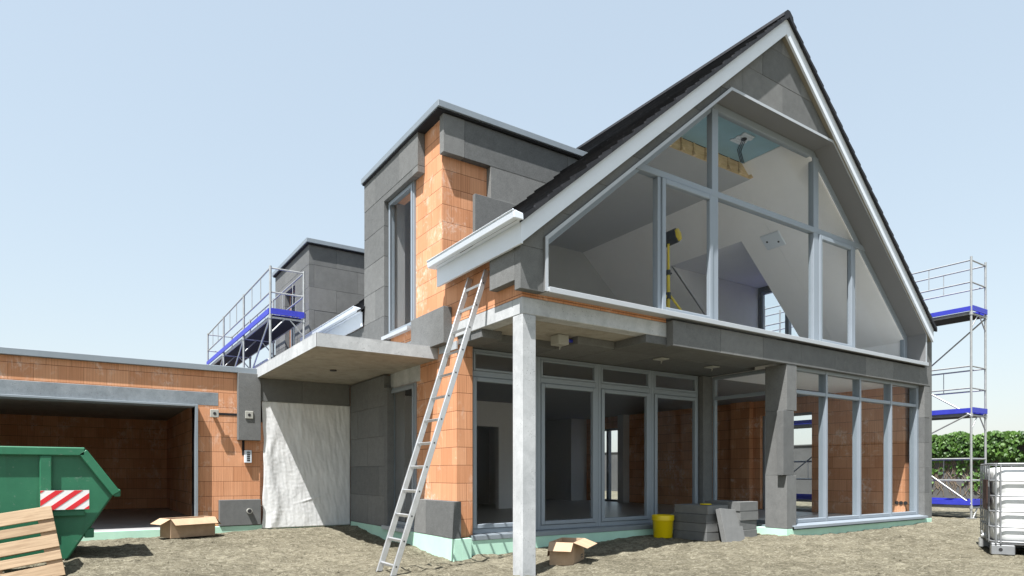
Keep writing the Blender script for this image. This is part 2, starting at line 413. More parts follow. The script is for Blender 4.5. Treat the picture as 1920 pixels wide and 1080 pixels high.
# gable masonry round the opening
OP=[(.22,3.03),(.22,3.665),(3.62,6.55),(6.32,6.535),(9.66,3.67),(9.66,3.02)]
def zw(x): return zt(x)-.09
regs=[[(-.11,3.02),(.22,3.02),(.22,zw(.22)),(-.11,zw(-.11))],
      [(.22,3.665),(3.62,6.55),(3.62,zw(3.62)),(.22,zw(.22))],
      [(3.62,6.55),(6.32,6.535),(6.32,zw(6.32)),(XR,zw(XR)),(3.62,zw(3.62))],
      [(6.32,6.535),(9.66,3.67),(9.66,zw(9.66)),(6.32,zw(6.32))],
      [(9.66,2.985),(XW,2.985),(XW,zw(XW)),(9.66,zw(9.66))]]
m=MB()
for r in regs:
    p=[(max(.245,min(x,XW-.15)),z-.01) for x,z in r]
    if abs(p[0][0]-p[1][0])>.01 or len(p)>4: m.prism(p,'y',-1.578,-1.25)
m.build('gable_wall',M['brick'],house)
# right outer wall, back wall, dormer
m=MB()
wallx(m,9.6,9.84,-1.36,YB,-.02,2.765,[(.65,2.0,.0,2.3),(7.0,8.3,.0,2.3)])
wallx(m,9.6,9.84,-1.36,.43,2.972,3.6); wallx(m,9.6,9.84,3.17,YB,2.972,3.6)
wally(m,YB,YB+.24,0,XW,-.02,3.6)
m.prism([(0,3.61),(XR,zw(XR)-.1),(XW,3.61)],'y',YB+.002,YB+.238)
m.build('rear_wall',M['brick'],house)
m=MB()
m.prism([(7.4,5.6),(9.6,3.5),(9.6,2.975),(10.45,2.975),(10.45,6.05),(7.0,6.05)],'y',.43,.64)
m.prism([(7.4,5.6),(9.6,3.5),(9.6,2.975),(10.45,2.975),(10.45,6.05),(7.0,6.05)],'y',2.95,3.17)
m.box(7.1,10.45,.641,2.949,5.75,6.05)
wallx(m,10.3,10.45,.641,2.949,2.975,5.749,[(.75,2.5,3.0,5.56)])
m.build('dormer_wall',M['eps'],house)
# --- storey slab, beams, column, lintels
m=MB(); m.box(.205,9.86,-1.37,YB,2.77,2.97); m.build('storey_slab',M['slab'],house)
m=MB(); m.box(0,2.42,-1.58,-1.372,2.77,2.97); m.box(2.421,9.83,-1.575,-1.372,2.77,2.97); m.box(0,.2,-1.371,.0,2.77,2.97); m.box(.001,.2,.001,YB,2.768,2.970)
m.build('concrete_beam',M['conc'],house,.008)
m=MB(); m.box(0,.2,-1.58,-1.375,-.5,2.768); m.build('concrete_column',M['conc'],house,.008,'bare concrete corner column')
m=MB(); m.box(-.003,.1,1.15,2.29,2.30,2.555); m.build('lintel',M['conc'],house,.004)
m=MB(); m.box(-.02,.0,-.02,.5,2.60,2.71); m.build('thermal_break',M['framel'],house)
# canopy slab
m=MB(); m.box(-1.762,-.004,.563,4.3,2.54,2.715); m.build('canopy_slab',[M['slab']],house,.008)
m=MB()
m.box(-1.766,-1.7625,.559,4.3,2.541,2.714); m.box(-1.766,-.004,.559,.5625,2.541,2.714); m.box(-1.766,-.13,.559,4.3,2.7155,2.72)
m.build('canopy_edge',M['conc'],house)
m=MB(); m.lathe((-.95,2.35,2.52),[(.0,0),(.05,0),(.055,.012),(.055,.022)],16); m.build('canopy_spot',M['black'],house)

# --- insulation on the side wall (faces -x)
m=MB()
boards(m,[rect(2.27,3.87,.0,2.52)],'x',-.12,-.003,seed=4,v0=.01)
boards(m,[rect(-.125,1.12,.0,.505)],'x',-.12,-.003,seed=9,v0=.005,u0=-.28)
m.box(-.12,-.003,2.14,2.27,.02,2.3,.4)
m.build('insulation_panel',M['eps'],house,.004)
m=MB()
boards(m,[rect(2.28,3.17,2.72,6.0),rect(.99,2.28,5.40,6.0)],'x',-.12,-.003,seed=12,v0=.0,u0=.17)
m.build('insulation_panel',M['eps'],house,.004)
B('insulation_panel',M['eps'],house,(-.135,-.003,.143,1.197,2.70,3.21),bevel=.004)
m=MB(); boards(m,[rect(3.172,6.498,2.72,3.49)],'x',-.12,-.003,seed=71); m.build('insulation_panel',M['eps'],house,.003)
m=MB(); m.prism([(.26,2.99),(2.6,2.99),(2.75,5.84),(.26,5.84)],'y',2.915,2.938); m.build('cheek_wall',M['plaster_unlit'],house)
B('tower_ceiling',M['plaster_unlit'],house,(.245,2.9,.665,2.935,5.85,5.88))
m=MB(); m.box(-.112,-.003,-1.578,-1.03,3.14,3.70,.75); m.build('insulation_panel',M['eps'],house,.004)
# tower front (faces -y)
m=MB()
roofclip=[(-.3,zt(-.3)+.02),(3.2,zt(3.2)+.02),(3.2,9),(-.3,9)]
def cl(r): return clip(r,roofclip)
boards(m,[cl(rect(-.045,2.9,5.44,5.985))],'y',.31,.428,seed=22,u0=.3,v0=5.44,h=.55,w=1.9)
boards(m,[cl(rect(.74,2.9,4.40,5.44))],'y',.312,.428,seed=23,v0=4.93,u0=.74,w=1.2)
m.build('insulation_panel',M['eps'],house,.004)
m=MB(); m.prism(cl(rect(.43,1.4,4.36,4.935)),'y',.24,.309,tone=.3); m.build('insulation_panel',M['eps'],house,.004)
# back tower
m=MB()
boards(m,[rect(6.5,7.6,2.75,5.94),rect(8.5,9.42,2.75,5.94),rect(7.6,8.5,5.3,5.94),rect(7.6,8.5,2.75,3.13)],'x',-.12,-.003,seed=31)
m.build('insulation_panel',M['eps'],house,.003)
m=MB()
boards(m,[clip(rect(-.118,2.9,3.0,5.94),roofclip)],'y',6.5,6.6,seed=33)
m.build('insulation_panel',M['eps'],house,.003)
# gable insulation
m=MB()
boards(m,regs,'y',-1.70,-1.58,seed=41,v0=3.02,u0=.42)
m.build('insulation_panel',M['eps'],house,.003)
m=MB()
boards(m,[rect(2.42,XW,2.635,2.985)],'y',-1.705,-1.58,seed=44,v0=2.635,h=.36,u0=.42)
m.build('insulation_panel',M['eps'],house,.004)
m=MB()
boards(m,[rect(9.645,XW,.0,2.634)],'y',-1.70,-1.52,seed=46,v0=0,w=.9,u0=9.2)
wallx(m,XW-.025,XW+.09,-1.70,YB,.0,3.6,[(.65,2.0,.0,2.3),(7.0,8.3,.0,2.3)])
m.build('insulation_panel',M['eps'],house,.004)
# terrace pier in insulation
m=MB()
for z0,z1,x0,x1,y0,t in ((0,.855,5.037,5.30,-1.70,.7),(1.895,2.634,5.035,5.31,-1.70,.62)):
    m.box(x0,x1,y0,-1.31,z0+.002,z1-.002,t)
m.box(5.037,5.31,-1.58,-1.31,.856,1.894,.55)
m.build('insulation_panel',M['eps'],house,.004)
B('insulation_panel',M['eps'],house,(4.945,5.235,-1.70,-1.585,.86,1.892,.1),bevel=.004)
B('terrace_pier',M['eps'],house,(5.09,5.34,.0,.16,.0,2.655,.5))
# soffit insulation (stepped)
m=MB()
for i,(a,b,c,d) in enumerate(((.02,.34,-.62,.12),(.345,1.345,-.47,.12),(1.35,2.03,-.97,.12),(2.035,3.0,-1.575,-.9),(2.035,3.0,-.895,.12),(3.005,4.0,-1.575,-.9),(3.005,4.0,-.895,.12),(4.005,5.05,-1.575,-.9),(4.005,5.35,-.895,.12))):
    m.box(a,b,c,d,2.66+.003*(i%3),2.769,random.random())
m.build('soffit_insulation',M['eps'],house,.004)
def fixture(x,y,z0,big):
    f=B('junction_box',M['boxgrey'],house,(x-.09,x+.09,y-.09,y+.09,z0,z0+(.13 if big else .018)),bevel=.006)
    w=MB(); w.tube((x,y,z0-.06),(x,y,z0+.01),.006,6); w.tube((x+.02,y,z0-.035),(x+.02,y+.01,z0+.01),.005,6); w.build('cable',M['boxgrey'],f)
fixture(1.12,-.86,2.635,True); fixture(3.13,-.82,2.64,False); fixture(4.39,-.76,2.64,False)
w=MB(); w.tube((1.21,-.86,2.72),(1.62,-.80,2.72),.022,10); w.build('conduit',M['blue'],house)

# --- plinth (mint foam)
m=MB(); m.box(-.118,.0,-.13,3.87,-.6,-.001); m.box(.001,.16,-.13,-.02,-.6,-.001); m.box(.001,5.05,-.062,.05,-.6,-.022)
m.box(5.038,5.20,-1.70,-.063,-.6,-.002); m.box(5.201,XW,-1.695,-1.4,-.6,-.024); m.box(9.64,XW+.088,-1.70,YB,-.6,-.012)
m.build('plinth',M['xps'],house,.004)

# --- floors and rooms
m=MB(); m.box(.25,9.599,.06,YB,-.2,0); m.build('floor',M['floor'],house); B('floor',M['floorl'],house,(5.36,9.6,-1.52,.059,-.2,0))
m=MB(); m.box(.245,9.6,.13,YB,2.665,2.768); m.build('ceiling',M['plaster_unlit'],house); B('ceiling',M['plaster'],house,(5.36,9.6,-1.37,.129,2.665,2.768))
m=MB(); m.box(.25,9.59,-1.36,YB,2.972,2.985); m.build('floor',M['floorl'],house)
# ground floor partitions
m=MB()
wally(m,5.8,5.95,.25,5.75,.001,2.664,[(3.3,4.40,0,2.05)])
m.box(5.6,5.75,5.951,9.5,.001,2.664)
m.build('partition_wall',M['plaster'],house)
m=MB()
m.box(8.95,9.1,8.55,12.49,.001,2.664); m.box(9.101,9.598,8.55,8.70,.001,2.664)
m.box(9.35,9.598,6.55,6.80,.001,2.664)
m.build('partition_wall',M['plaster_dim'],house)
m=MB(); m.box(.26,5.6,8.2,8.3,.001,2.664); m.build('partition_wall',M['plaster_dim'],house)
m=MB(); m.box(9.45,9.599,2.2,2.75,.001,2.664); m.build('brick_pier',M['brick'],house)
for i in range(3): m=MB(); m.tube((9.602,-1.20-.085*i,.285),(9.585,-1.20-.085*i,.285),.038,14); m.build('socket_hole',M['black'],house)
# upper storey lining
xc0,xc1,zc=3.63,6.17,6.42
def sl(x): return 3.6+.847*(9.5-x)
def slL(x): return 3.6+.847*(x-.3)
m=MB()
def slopeR(y0,y1,x0,x1,mb): mb.prism([(x0,sl(x0)),(x1,sl(x1)),(x1,sl(x1)+.05),(x0,sl(x0)+.05)],'y',y0,y1)
def slopeL(y0,y1,x0,x1,mb): mb.prism([(x0,slL(x0)),(x1,slL(x1)),(x1,slL(x1)+.05),(x0,slL(x0)+.05)],'y',y0,y1)
slopeR(-1.37,-.02,xc1-.25,9.56,m); slopeR(-.016,.64,xc1,9.56,m); slopeR(.641,1.93,xc1,7.043,m); slopeR(1.933,2.55,xc1,7.043,m); slopeR(2.551,4.7,xc1,9.56,m)
m.box(9.555,9.598,-1.36,.64,2.986,3.56); m.box(9.555,9.598,2.56,4.7,2.986,3.56)
m.build('sloped_ceiling',M['plaster'],house)
m=MB()
slopeL(-1.37,.66,.25,xc0,m); slopeL(.661,2.94,2.7,xc0,m); slopeL(2.941,4.7,.25,xc0,m)
m.build('sloped_ceiling',M['plaster'],house)
B('collar_ceiling',M['plaster_dim'],house,(3.4,6.3,-.2,4.7,zc,zc+.03))
B('collar_membrane',M['teal'],house,(3.3,6.1,-1.37,-.23,zc+.225,zc+.25))
m=MB(); m.box(3.4,6.15,-.215,-.2,zc-.0,zc+.225,.6)
for i in range(9): m.box(3.62+i*.31,3.68+i*.31,-.275,-.216,zc-.0,zc+.05,.95); m.box(3.63+i*.31,3.67+i*.31,-.235,-.216,zc+.051,zc+.224,.2)
m.build('ceiling_battens',M['batten'],house)
m=MB(); m.box(7.044,10.3,.64,2.55,5.681,5.74); m.build('dormer_soffit',M['plasterd'],house)
for ya,yb in ((2.551,2.58),(.61,.639)):
    m=MB(); m.prism([(7.05,5.679),(9.9,3.27),(10.299,2.986),(10.299,5.679)],'y',ya,yb); m.build('cheek_wall',M['plasterd'],house)
m=MB(); m.prism([(.25,2.986),(9.55,2.986),(9.55,3.56),(xc1,zc),(xc0,zc),(.25,3.6)],'y',4.66,4.75); m.build('partition_wall',M['plaster_dim'],house)
m=MB(); m.box(6.95,7.4,-.17,.17,0,0); 
# ceiling fittings upstairs
def on_slope(x,y,w,h,t,name,mat,holes=0):
    n=Vector((-.847,0,-1)).normalized(); u=Vector((-1,0,.847)).normalized(); v=Vector((0,1,0)); c=Vector((x,y,sl(x)))
    mb=MB(); vs=[]
    for k in (0,1):
        for a,b in ((-1,-1),(1,-1),(1,1),(-1,1)): vs.append(c+u*a*w/2+v*b*h/2+n*(t*k))
    mb.add(vs,[(0,1,2,3),(7,6,5,4),(0,4,5,1),(1,5,6,2),(2,6,7,3),(3,7,4,0)])
    o=mb.build(name,mat,house,.012)
    for a,b in ((-.1,-.08),(.03,.09)):
        hb=MB(); p=c+u*a*w*1.6+v*b*1.3+n*(t+.001); hb.tube(p,p+n*.003,.022,10)
        if holes: hb.build('hole',M['black'],o)
on_slope(7.20,.01,.34,.42,.03,'ceiling_plate',M['white'],1)
mb=MB()
for i in range(5): mb.box(5.15-.15+.02*(i%2),5.15+.15-.03*((i+1)%2),-.95+i*.062,-.95+i*.062+.055,zc+.205,zc+.222)
o=mb.build('ceiling_outlet',M['white'],house)
mb=MB()
for i in range(3): mb.tube((5.12+.035*i,-.82,zc+.195),(5.40+.045*i,-.50,zc+.21),.006,6); mb.tube((5.40+.045*i,-.50,zc+.21),(5.80+.05*i,-.27,zc+.20),.006,6)
mb.tube((5.15,-.82,zc+.19),(5.15,-.82,zc+.204),.05,12); mb.build('cable',M['black'],o)
for i in range(3): mb=MB(); mb.tube((9.55,-.55-.13*i,3.32),(9.535,-.55-.13*i,3.32),.04,12); mb.build('socket_hole',M['black'],house)

# --- reveal lining and gable window
def inset(poly,d):
    n=len(poly); out=[]
    cx=sum(p[0] for p in poly)/n; cz=sum(p[1] for p in poly)/n
    for i in range(n):
        p0=Vector(poly[i-1]);p1=Vector(poly[i]);p2=Vector(poly[(i+1)%n])
        def nrm(a,b):
            e=(b-a).normalized(); q=Vector((-e.y,e.x)); 
            return q if q.dot(Vector((cx,cz))-a)>0 else -q
        n1=nrm(p0,p1);n2=nrm(p1,p2); k=(n1+n2); k/= (1+n1.dot(n2)); out.append(tuple(p1+k*d))
    return out
def ring(mb,poly,d,y0,y1,d0=0):
    a=inset(poly,d0) if d0 else poly; b=inset(poly,d)
    for i in range(len(a)):
        j=(i+1)%len(a); mb.prism([a[i],a[j],b[j],b[i]],'y',y0,y1)
m=MB(); ring(m,OP,.035,-1.735,-1.36); m.build('reveal_lining',M['lining'],house)
m=MB(); ring(m,OP,.042,-1.742,-1.7355); m.build('reveal_trim',M['framel'],house)
gw=MB(); ring(gw,OP,.15,-1.39,-1.30,.036)
YF0,YF1=-1.405,-1.30
def vmull(x0,x1,z0,z1,y0=YF0,y1=YF1): gw.box(x0,x1,y0,y1,z0,z1)
vmull(2.44,2.505,3.15,5.07); vmull(3.60,3.745,3.15,6.40); vmull(6.28,6.43,3.15,6.40); vmull(7.53,7.63,3.15,5.07)
gw.box(2.03,7.99,YF0-.003,YF1,5.072,5.168)
gable_window=gw.build('gable_window',M['frame'],house,.006)
pn=MB()
I=inset(OP,.13)
pn.prism(I,'y',-1.352,-1.346); pn.build('pane',M['glass'],gable_window)
def sash(x0,x1,z0,z1,w=.075):
    s=MB(); s.box(x0,x0+w,-1.43,-1.36,z0,z1); s.box(x1-w,x1,-1.43,-1.36,z0,z1); s.box(x0+w,x1-w,-1.43,-1.36,z0,z0+w); s.box(x0+w,x1-w,-1.43,-1.36,z1-w,z1)
    s.build('sash',M['frame'],gable_window,.008)
sash(2.51,3.595,3.17,5.065); sash(6.435,7.525,3.17,5.065)
s=MB(); s.box(.25,9.64,-1.78,-1.41,3.025,3.075); s.box(.25,9.64,-1.784,-1.775,3.01,3.076); s.build('sill',M['framel'],gable_window,.004)

# --- terrace doors: four leaves with transom lights
GX=[(.357,1.31),(1.562,2.521),(2.772,3.729),(3.987,4.946)]
for i,(a,b) in enumerate(GX):
    x0=.25 if i==0 else (GX[i-1][1]+a)/2+.001; x1=5.05 if i==3 else (b+GX[i+1][0])/2-.001
    d=MB()
    d.box(x0,x0+.055,.08,.16,.03,2.655); d.box(x1-.055,x1,.08,.16,.03,2.655)
    d.box(x0+.055,x1-.055,.08,.16,.03,.10); d.box(x0+.055,x1-.055,.08,.16,2.262,2.345); d.box(x0+.055,x1-.055,.08,.16,2.615,2.655)
    dr=d.build('terrace_door',M['frame'],house,.005)
    s=MB(); z0,z1=.105,2.257; q=.065
    sx0,sx1=a-q,b+q
    s.box(sx0,a,.062,.135,z0,z1); s.box(b,sx1,.062,.135,z0,z1); s.box(a,b,.062,.135,z0,.165); s.box(a,b,.062,.135,2.195,z1)
    s.build('door_leaf',M['frame'],dr,.006)
    s=MB(); s.box(x0+.056,x0+.09,.07,.13,2.348,2.612); s.box(x1-.09,x1-.056,.07,.13,2.348,2.612); s.box(x0+.09,x1-.09,.07,.13,2.348,2.38); s.box(x0+.09,x1-.09,.07,.13,2.585,2.612)
    s.build('transom_frame',M['frame'],dr,.005)
    g=MB(); g.box(a-.01,b+.01,.10,.106,.15,2.21); g.build('pane',M['glass'],dr)
    g=MB(); g.box(x0+.085,x1-.085,.10,.106,2.37,2.59); g.build('pane',M['glass'],dr)
m=MB(); m.box(.20,5.06,-.066,.085,-.021,.028); m.box(.20,5.06,-.075,-.066,-.045,.02); m.build('door_sill',M['zinc'],house,.004)

# --- side glazing of the terrace bay (faces -x) and front glazing of the bay
fx=MB()
for y in (-1.34,-.045): fx.box(5.35,5.43,y,y+.05,.03,2.655)
fx.box(5.35,5.43,-1.29,-.045,.03,.09); fx.box(5.35,5.43,-1.29,-.045,2.225,2.285); fx.box(5.35,5.43,-1.29,-.045,2.60,2.655)
sg=fx.build('bay_side_window',M['frame'],house,.005)
g=MB(); g.box(5.385,5.391,-1.30,-.04,.06,2.62); g.build('pane',M['glass'],sg)
m=MB(); m.box(5.22,5.36,-1.30,.0,-.02,.028); m.build('sill',M['zinc'],sg)
fr=MB()
mx=[5.31,6.355,7.445,8.56,9.60]
for k,x in enumerate(mx): fr.box(x-.028 if k<4 else x-.05,x+.028 if k<4 else x+.03,-1.60,-1.46,.065,2.66)
for k in range(4):
    a=mx[k]+.028; b=mx[k+1]-(.028 if k<3 else .05)
    fr.box(a,b,-1.595,-1.50,.07,.13); fr.box(a,b,-1.595,-1.50,2.205,2.265); fr.box(a,b,-1.595,-1.50,2.585,2.66)
fw=fr.build('bay_front_window',M['frame'],house,.005)
for k in range(4):
    g=MB(); a=mx[k]; b=mx[k+1]; g.box(a,b,-1.548,-1.542,.06,2.23); g.build('pane',M['glass'],fw)
    g=MB(); g.box(a,b,-1.548,-1.542,2.24,2.62); g.build('pane',M['glass'],fw)
m=MB(); m.prism([(-1.745,.04),(-1.745,-.002),(-1.735,-.002),(-1.735,.026),(-1.45,.075),(-1.45,.088)],'x',5.19,9.70); m.build('sill',M['frame'],fw)

# --- small windows on the side wall
def side_window(x,y0,y1,z0,z1,sill=True,w=.07,dark=False):
    f=MB(); f.box(x,x+.08,y0,y0+w,z0,z1); f.box(x,x+.08,y1-w,y1,z0,z1); f.box(x,x+.08,y0+w,y1-w,z0,z0+w); f.box(x,x+.08,y0+w,y1-w,z1-w,z1)
    f.box(x-.018,x,y0+.035,y0+w+.015,z0+.035,z1-.035); f.box(x-.018,x,y1-w-.015,y1-.035,z0+.035,z1-.035); f.box(x-.018,x,y0+w+.015,y1-w-.015,z0+.035,z0+w+.015); f.box(x-.018,x,y0+w+.015,y1-w-.015,z1-w-.015,z1-.035)
    o=f.build('side_window',M['frame'],house,.005)
    g=MB(); g.box(x+.03,x+.036,y0+.05,y1-.05,z0+.05,z1-.05); g.build('pane',M['glass'],o)
    if sill:
        s=MB(); s.box(-.15,x,y0-.02,y1+.02,z0-.035,z0-.002); s.box(-.16,-.151,y0-.02,y1+.02,z0-.06,z0-.002); s.build('sill',M['framel'],o)
side_window(-.035,1.30,2.28,3.15,5.41); side_window(-.03,1.27,2.27,.03,2.29); side_window(.03,7.6,8.5,3.15,5.3,False)
for z0,z1 in ((3.15,5.41),(.03,2.29)):
    B('reveal_plaster',M['plaster_unlit'],house,(.055,.245,2.245,2.268,z0,z1))
def far_window(x,y0,y1,z0,z1,mull=()):
    f=MB(); w=.06; f.box(x,x+.08,y0,y0+w,z0,z1); f.box(x,x+.08,y1-w,y1,z0,z1); f.box(x,x+.08,y0+w,y1-w,z0,z0+w); f.box(x,x+.08,y0+w,y1-w,z1-w,z1)
    for q in mull: f.box(x-.02,x+.1,q-.05,q+.05,z0+w,z1-w)
    o=f.build('far_window',M['frame'],house); g=MB(); g.box(x+.03,x+.036,y0+.03,y1-.03,z0+.03,z1-.03); g.build('pane',M['glass'],o)
far_window(9.7,.65,2.0,.0,2.3); far_window(9.7,7.0,8.3,.0,2.3,(7.62,)); far_window(10.34,.75,2.5,3.0,5.56,(1.75,))

# --- roof
foot=[(.285,3.17,2.78,'L'),(6.6,9.4,2.72,'L'),(.43,3.17,6.95,'R')]
YE=YB+.35
def segs(side):
    L=[-1.745,.285,3.17,6.6,9.4,YE] if side=='L' else [-1.745,.43,3.17,YE]
    out=[]
    for a,b in zip(L,L[1:]):
        lim=None
        for f in foot:
            if f[3]==side and abs(f[0]-a)<.01: lim=f[2]
        out.append((a,b,lim))
    return out
m=MB()
for a,b,lim in segs('L'):
    x0=-.15 if lim is None else lim
    m.prism([(x0,zt(x0)-.01),(XR,ZR-.01),(XR,ZR-.22),(x0,zt(x0)-.22)],'y',a,b)
for a,b,lim in segs('R'):
    x1=9.80 if lim is None else lim
    m.prism([(XR+.001,ZR-.01),(x1,zt(x1)-.01),(x1,zt(x1)-.22),(XR+.001,ZR-.22)],'y',a,b)
roof=m.build('roof',M['dark'],house)
def tiles(side):
    mb=MB(); rnd=random.Random(5)
    if side=='L': e=Vector((-.22,0,zt(-.22))); d=Vector((1,0,ML)).normalized(); run=(XR+.22)*math.sqrt(1+ML*ML)
    else: e=Vector((9.86,0,zt(9.86))); d=Vector((-1,0,MR)).normalized(); run=(9.86-XR)*math.sqrt(1+MR*MR)
    n=Vector((-d.z,0,d.x)) if side=='L' else Vector((d.z,0,-d.x))
    step=.345; s=0
    rows=int(run/step)+1; step=run/rows
    for r in range(rows):
        s0=r*step; s1=s0+step+.06
        if r==rows-1: s1=s0+step-.01
        off=(r%2)*.165; y=-1.83
        w=.33-off if off else .33
        while y<YE:
            y1=min(y+w,YE); w=.33
            xm=(e+d*(s0+step/2)).x
            skip=any(f[3]==side and f[0]-.1<(y+y1)/2<f[1]+.02 and (xm<f[2]-.05 if side=='L' else xm>f[2]+.05) for f in foot)
            if not skip:
                vs=[]
                lo,hi=.058+rnd.uniform(-.003,.003),.022
                for yy in (y+.0015,y1-.0015):
                    a=e+d*s0; b=e+d*s1
                    for p,h0,h1 in ((a,lo-.028,lo),(b,hi-.022,hi)):
                        vs.append((p.x+n.x*h0,yy,p.z+n.z*h0)); vs.append((p.x+n.x*h1,yy,p.z+n.z*h1))
                f=[(0,1,5,4),(2,6,7,3),(1,3,7,5),(0,4,6,2),(0,2,3,1),(4,5,7,6)]
                if side=='R': f=[tuple(reversed(q)) for q in f]
                mb.add(vs,f,rnd.random())
            y=y1
    return mb.build('roof_tiles',M['tile'],roof)
tiles('L'); tiles('R')
def verge(side):
    mb=MB(); rnd=random.Random(8)
    x0,x1=(-.2,XR) if side=='L' else (9.84,XR)
    L=abs(x1-x0); k=26
    for i in range(k):
        a=x0+(x1-x0)*i/k; b=x0+(x1-x0)*(i+.985)/k
        mb.prism([(a,zt(a)-.015),(b,zt(b)-.015),(b,zt(b)+.035),(a,zt(a)+.062)],'y',-1.85,-1.815,rnd.random())
    mb.build('verge_tiles',M['tile'],roof)
verge('L'); verge('R')
mb=MB(); y=-1.84; k=0
while y<YE:
    mb.prism([(XR-.13,ZR-.03),(XR-.11,ZR+.03),(XR-.03,ZR+.095),(XR+.03,ZR+.095),(XR+.11,ZR+.03),(XR+.13,ZR-.03)],'y',y,min(y+.4,YE),random.random()); y+=.402
mb.build('ridge_cap',M['tile'],roof)
# barge boards, fascia, gutters
BH=.255
for poly in ([(-.165,zt(-.165)),(XR,ZR),(XR,ZR-BH),(-.165,zt(-.165)-BH)],[(XR+.001,ZR),(9.80,zt(9.80)),(9.80,zt(9.80)-BH),(XR+.001,ZR-BH)]):
    mb=MB(); mb.prism(poly,'y',-1.80,-1.765); mb.build('barge_board',M['white'],house)
for poly in ([(-.13,zt(-.13)-BH+.005),(XR,ZR-BH+.005),(XR,ZR-BH+.03),(-.13,zt(-.13)-BH+.03)],[(XR+.001,ZR-BH+.005),(9.79,zt(9.79)-BH+.005),(9.79,zt(9.79)-BH+.03),(XR+.001,ZR-BH+.03)]):
    mb=MB(); mb.prism(poly,'y',-1.764,-1.702); mb.build('verge_soffit',M['verge'],house)
def eave(y0,y1,g0,g1):
    mb=MB(); mb.box(-.166,-.14,y0,y1,3.495,3.752); mb.box(-.139,-.121,y0+.24,y1,3.50,3.52); mb.build('fascia_board',M['white'],house,.003)
    mb=MB(); mb.prism([(-.30,3.735),(-.315,3.80),(-.30,3.825),(-.28,3.828),(-.175,3.812),(-.168,3.735)],'y',g0,g1); mb.prism([(-.325,3.815),(-.325,3.835),(-.295,3.835),(-.295,3.815)],'y',g0,g1); mb.build('gutter',M['white'],house,.012)
eave(-1.799,.28,-1.86,.30); eave(3.172,6.49,3.175,6.495); eave(9.43,YE,9.43,YE)
mb=MB(); mb.box(9.80,9.93,-1.75,.42,zt(9.86)-.06,zt(9.86)+.03); mb.build('gutter',M['white'],house,.012)
# tower copings
mb=MB(); mb.box(-.165,2.95,.235,3.21,6.015,6.11); mb.build('coping',M['zinc'],house,.006); B('coping_shadow_strip',M['dark'],house,(-.148,2.8,.272,3.185,5.987,6.0135))  # near-black strips paint the shadow gap under both copings
B('coping_shadow_strip',M['dark'],house,(-.168,2.8,6.455,9.44,5.928,5.9535)); mb=MB(); mb.box(-.19,2.9,6.42,9.46,5.955,6.05); mb.build('coping',M['zinc'],house,.006)

# ------------------------------------------------------------------ GARAGE
garage=root('garage','flat roofed brick garage with wide open doorway beside the house','garage',(0,0,0))
GL=-9.2; YG=10.9
m=MB(); wally(m,4.0,4.24,GL,-1.70,-.02,2.60,[(-8.4,-2.74,-.02,1.99)])
wallx(m,GL,GL+.24,4.241,YG,-.02,2.6); wally(m,YG,YG+.24,GL,-.3,-.02,2.6); m.box(-2.45,-2.21,4.241,YG-.001,-.02,2.239)
m.build('brick_wall',M['brick'],garage)
m=MB(); m.box(GL,-2.37,3.997,4.1,2.025,2.245); m.build('lintel',M['concd'],garage,.004,'long bare concrete lintel over doorway')
m=MB(); m.box(-2.74,-2.695,3.885,4.25,-.02,2.02); m.box(-8.4,-2.741,3.885,4.25,1.985,2.02); m.box(-8.44,-8.401,3.885,4.25,-.02,2.02); m.build('door_frame',M['zinc'],garage,.004)
m=MB(); m.box(GL,-.3,4.241,YG,2.24,2.60); m.build('roof_slab',M['slab'],garage)
m=MB(); m.box(GL-.05,-1.45,3.93,4.26,2.602,2.70); m.box(GL,-.15,4.261,YG+.2,2.602,2.64); m.build('coping',M['zinc'],garage,.006)
m=MB(); m.box(GL,-2.22,4.0,YG,-.2,-.001); m.box(-1.72,-.13,4.05,YG,-.2,-.001); m.build('floor',M['floor'],garage)
m=MB(); m.box(GL,-1.69,3.90,3.998,-.5,-.004); m.box(-1.689,-.12,3.96,4.05,-.5,-.05); m.build('plinth',M['xps'],garage,.004)
m=MB(); m.box(-2.078,-1.712,3.875,3.998,1.455,2.60,.5); m.build('insulation_panel',M['eps'],garage,.004,'upright grey insulation board beside the sheeted entrance')
m=MB(); m.box(-2.37,-1.712,3.878,3.998,.006,.44,.35); m.build('insulation_panel',M['eps'],garage,.004,'low grey insulation board with pipe stub')
m=MB(); m.tube((-1.905,3.83,.245),(-1.905,3.877,.245),.045,20); o=m.build('pipe_stub',M['boxgrey'],garage); m=MB(); m.tube((-1.905,3.8285,.245),(-1.905,3.8299,.245),.034,16); m.build('opening',M['black'],o)
m=MB(); boards(m,[rect(-1.711,-.123,2.14,2.539)],'y',3.90,4.0,seed=61,v0=2.14,h=.4); m.build('insulation_panel',M['eps'],garage,.003)
def jbox(x,z,y0,name='junction_box',w=.065,h=.065,d=.03):
    o=B(name,M['boxgrey'],garage,(x-w,x+w,y0,y0+d,z-h,z+h),bevel=.006)
    c=MB(); c.tube((x,y0-.004,z),(x,y0+.001,z),.024,14); c.build('opening',M['black'],o); return o
o=jbox(-2.45,1.885,3.86,d=.05); c=MB(); c.tube((-2.45,3.911,1.885),(-2.45,3.998,1.885),.03,10); c.build('spacer',M['boxgrey'],o)
jbox(-1.905,1.888,3.857,d=.017)
B('wall_chase',M['dark'],garage,(-2.38,-2.079,3.994,4.01,1.872,1.912)); B('wall_chase',M['dark'],garage,(-1.995,-1.955,3.9945,4.01,1.2,1.454))
sw=B('switch_box',M['white'],garage,(-1.965,-1.85,3.93,3.998,1.07,1.285),bevel=.006)
m=MB()
for i in range(5): m.box(-1.93,-1.878,3.927,3.9295,1.10+i*.035,1.122+i*.035)
m.build('terminal_strip',M['black'],sw)

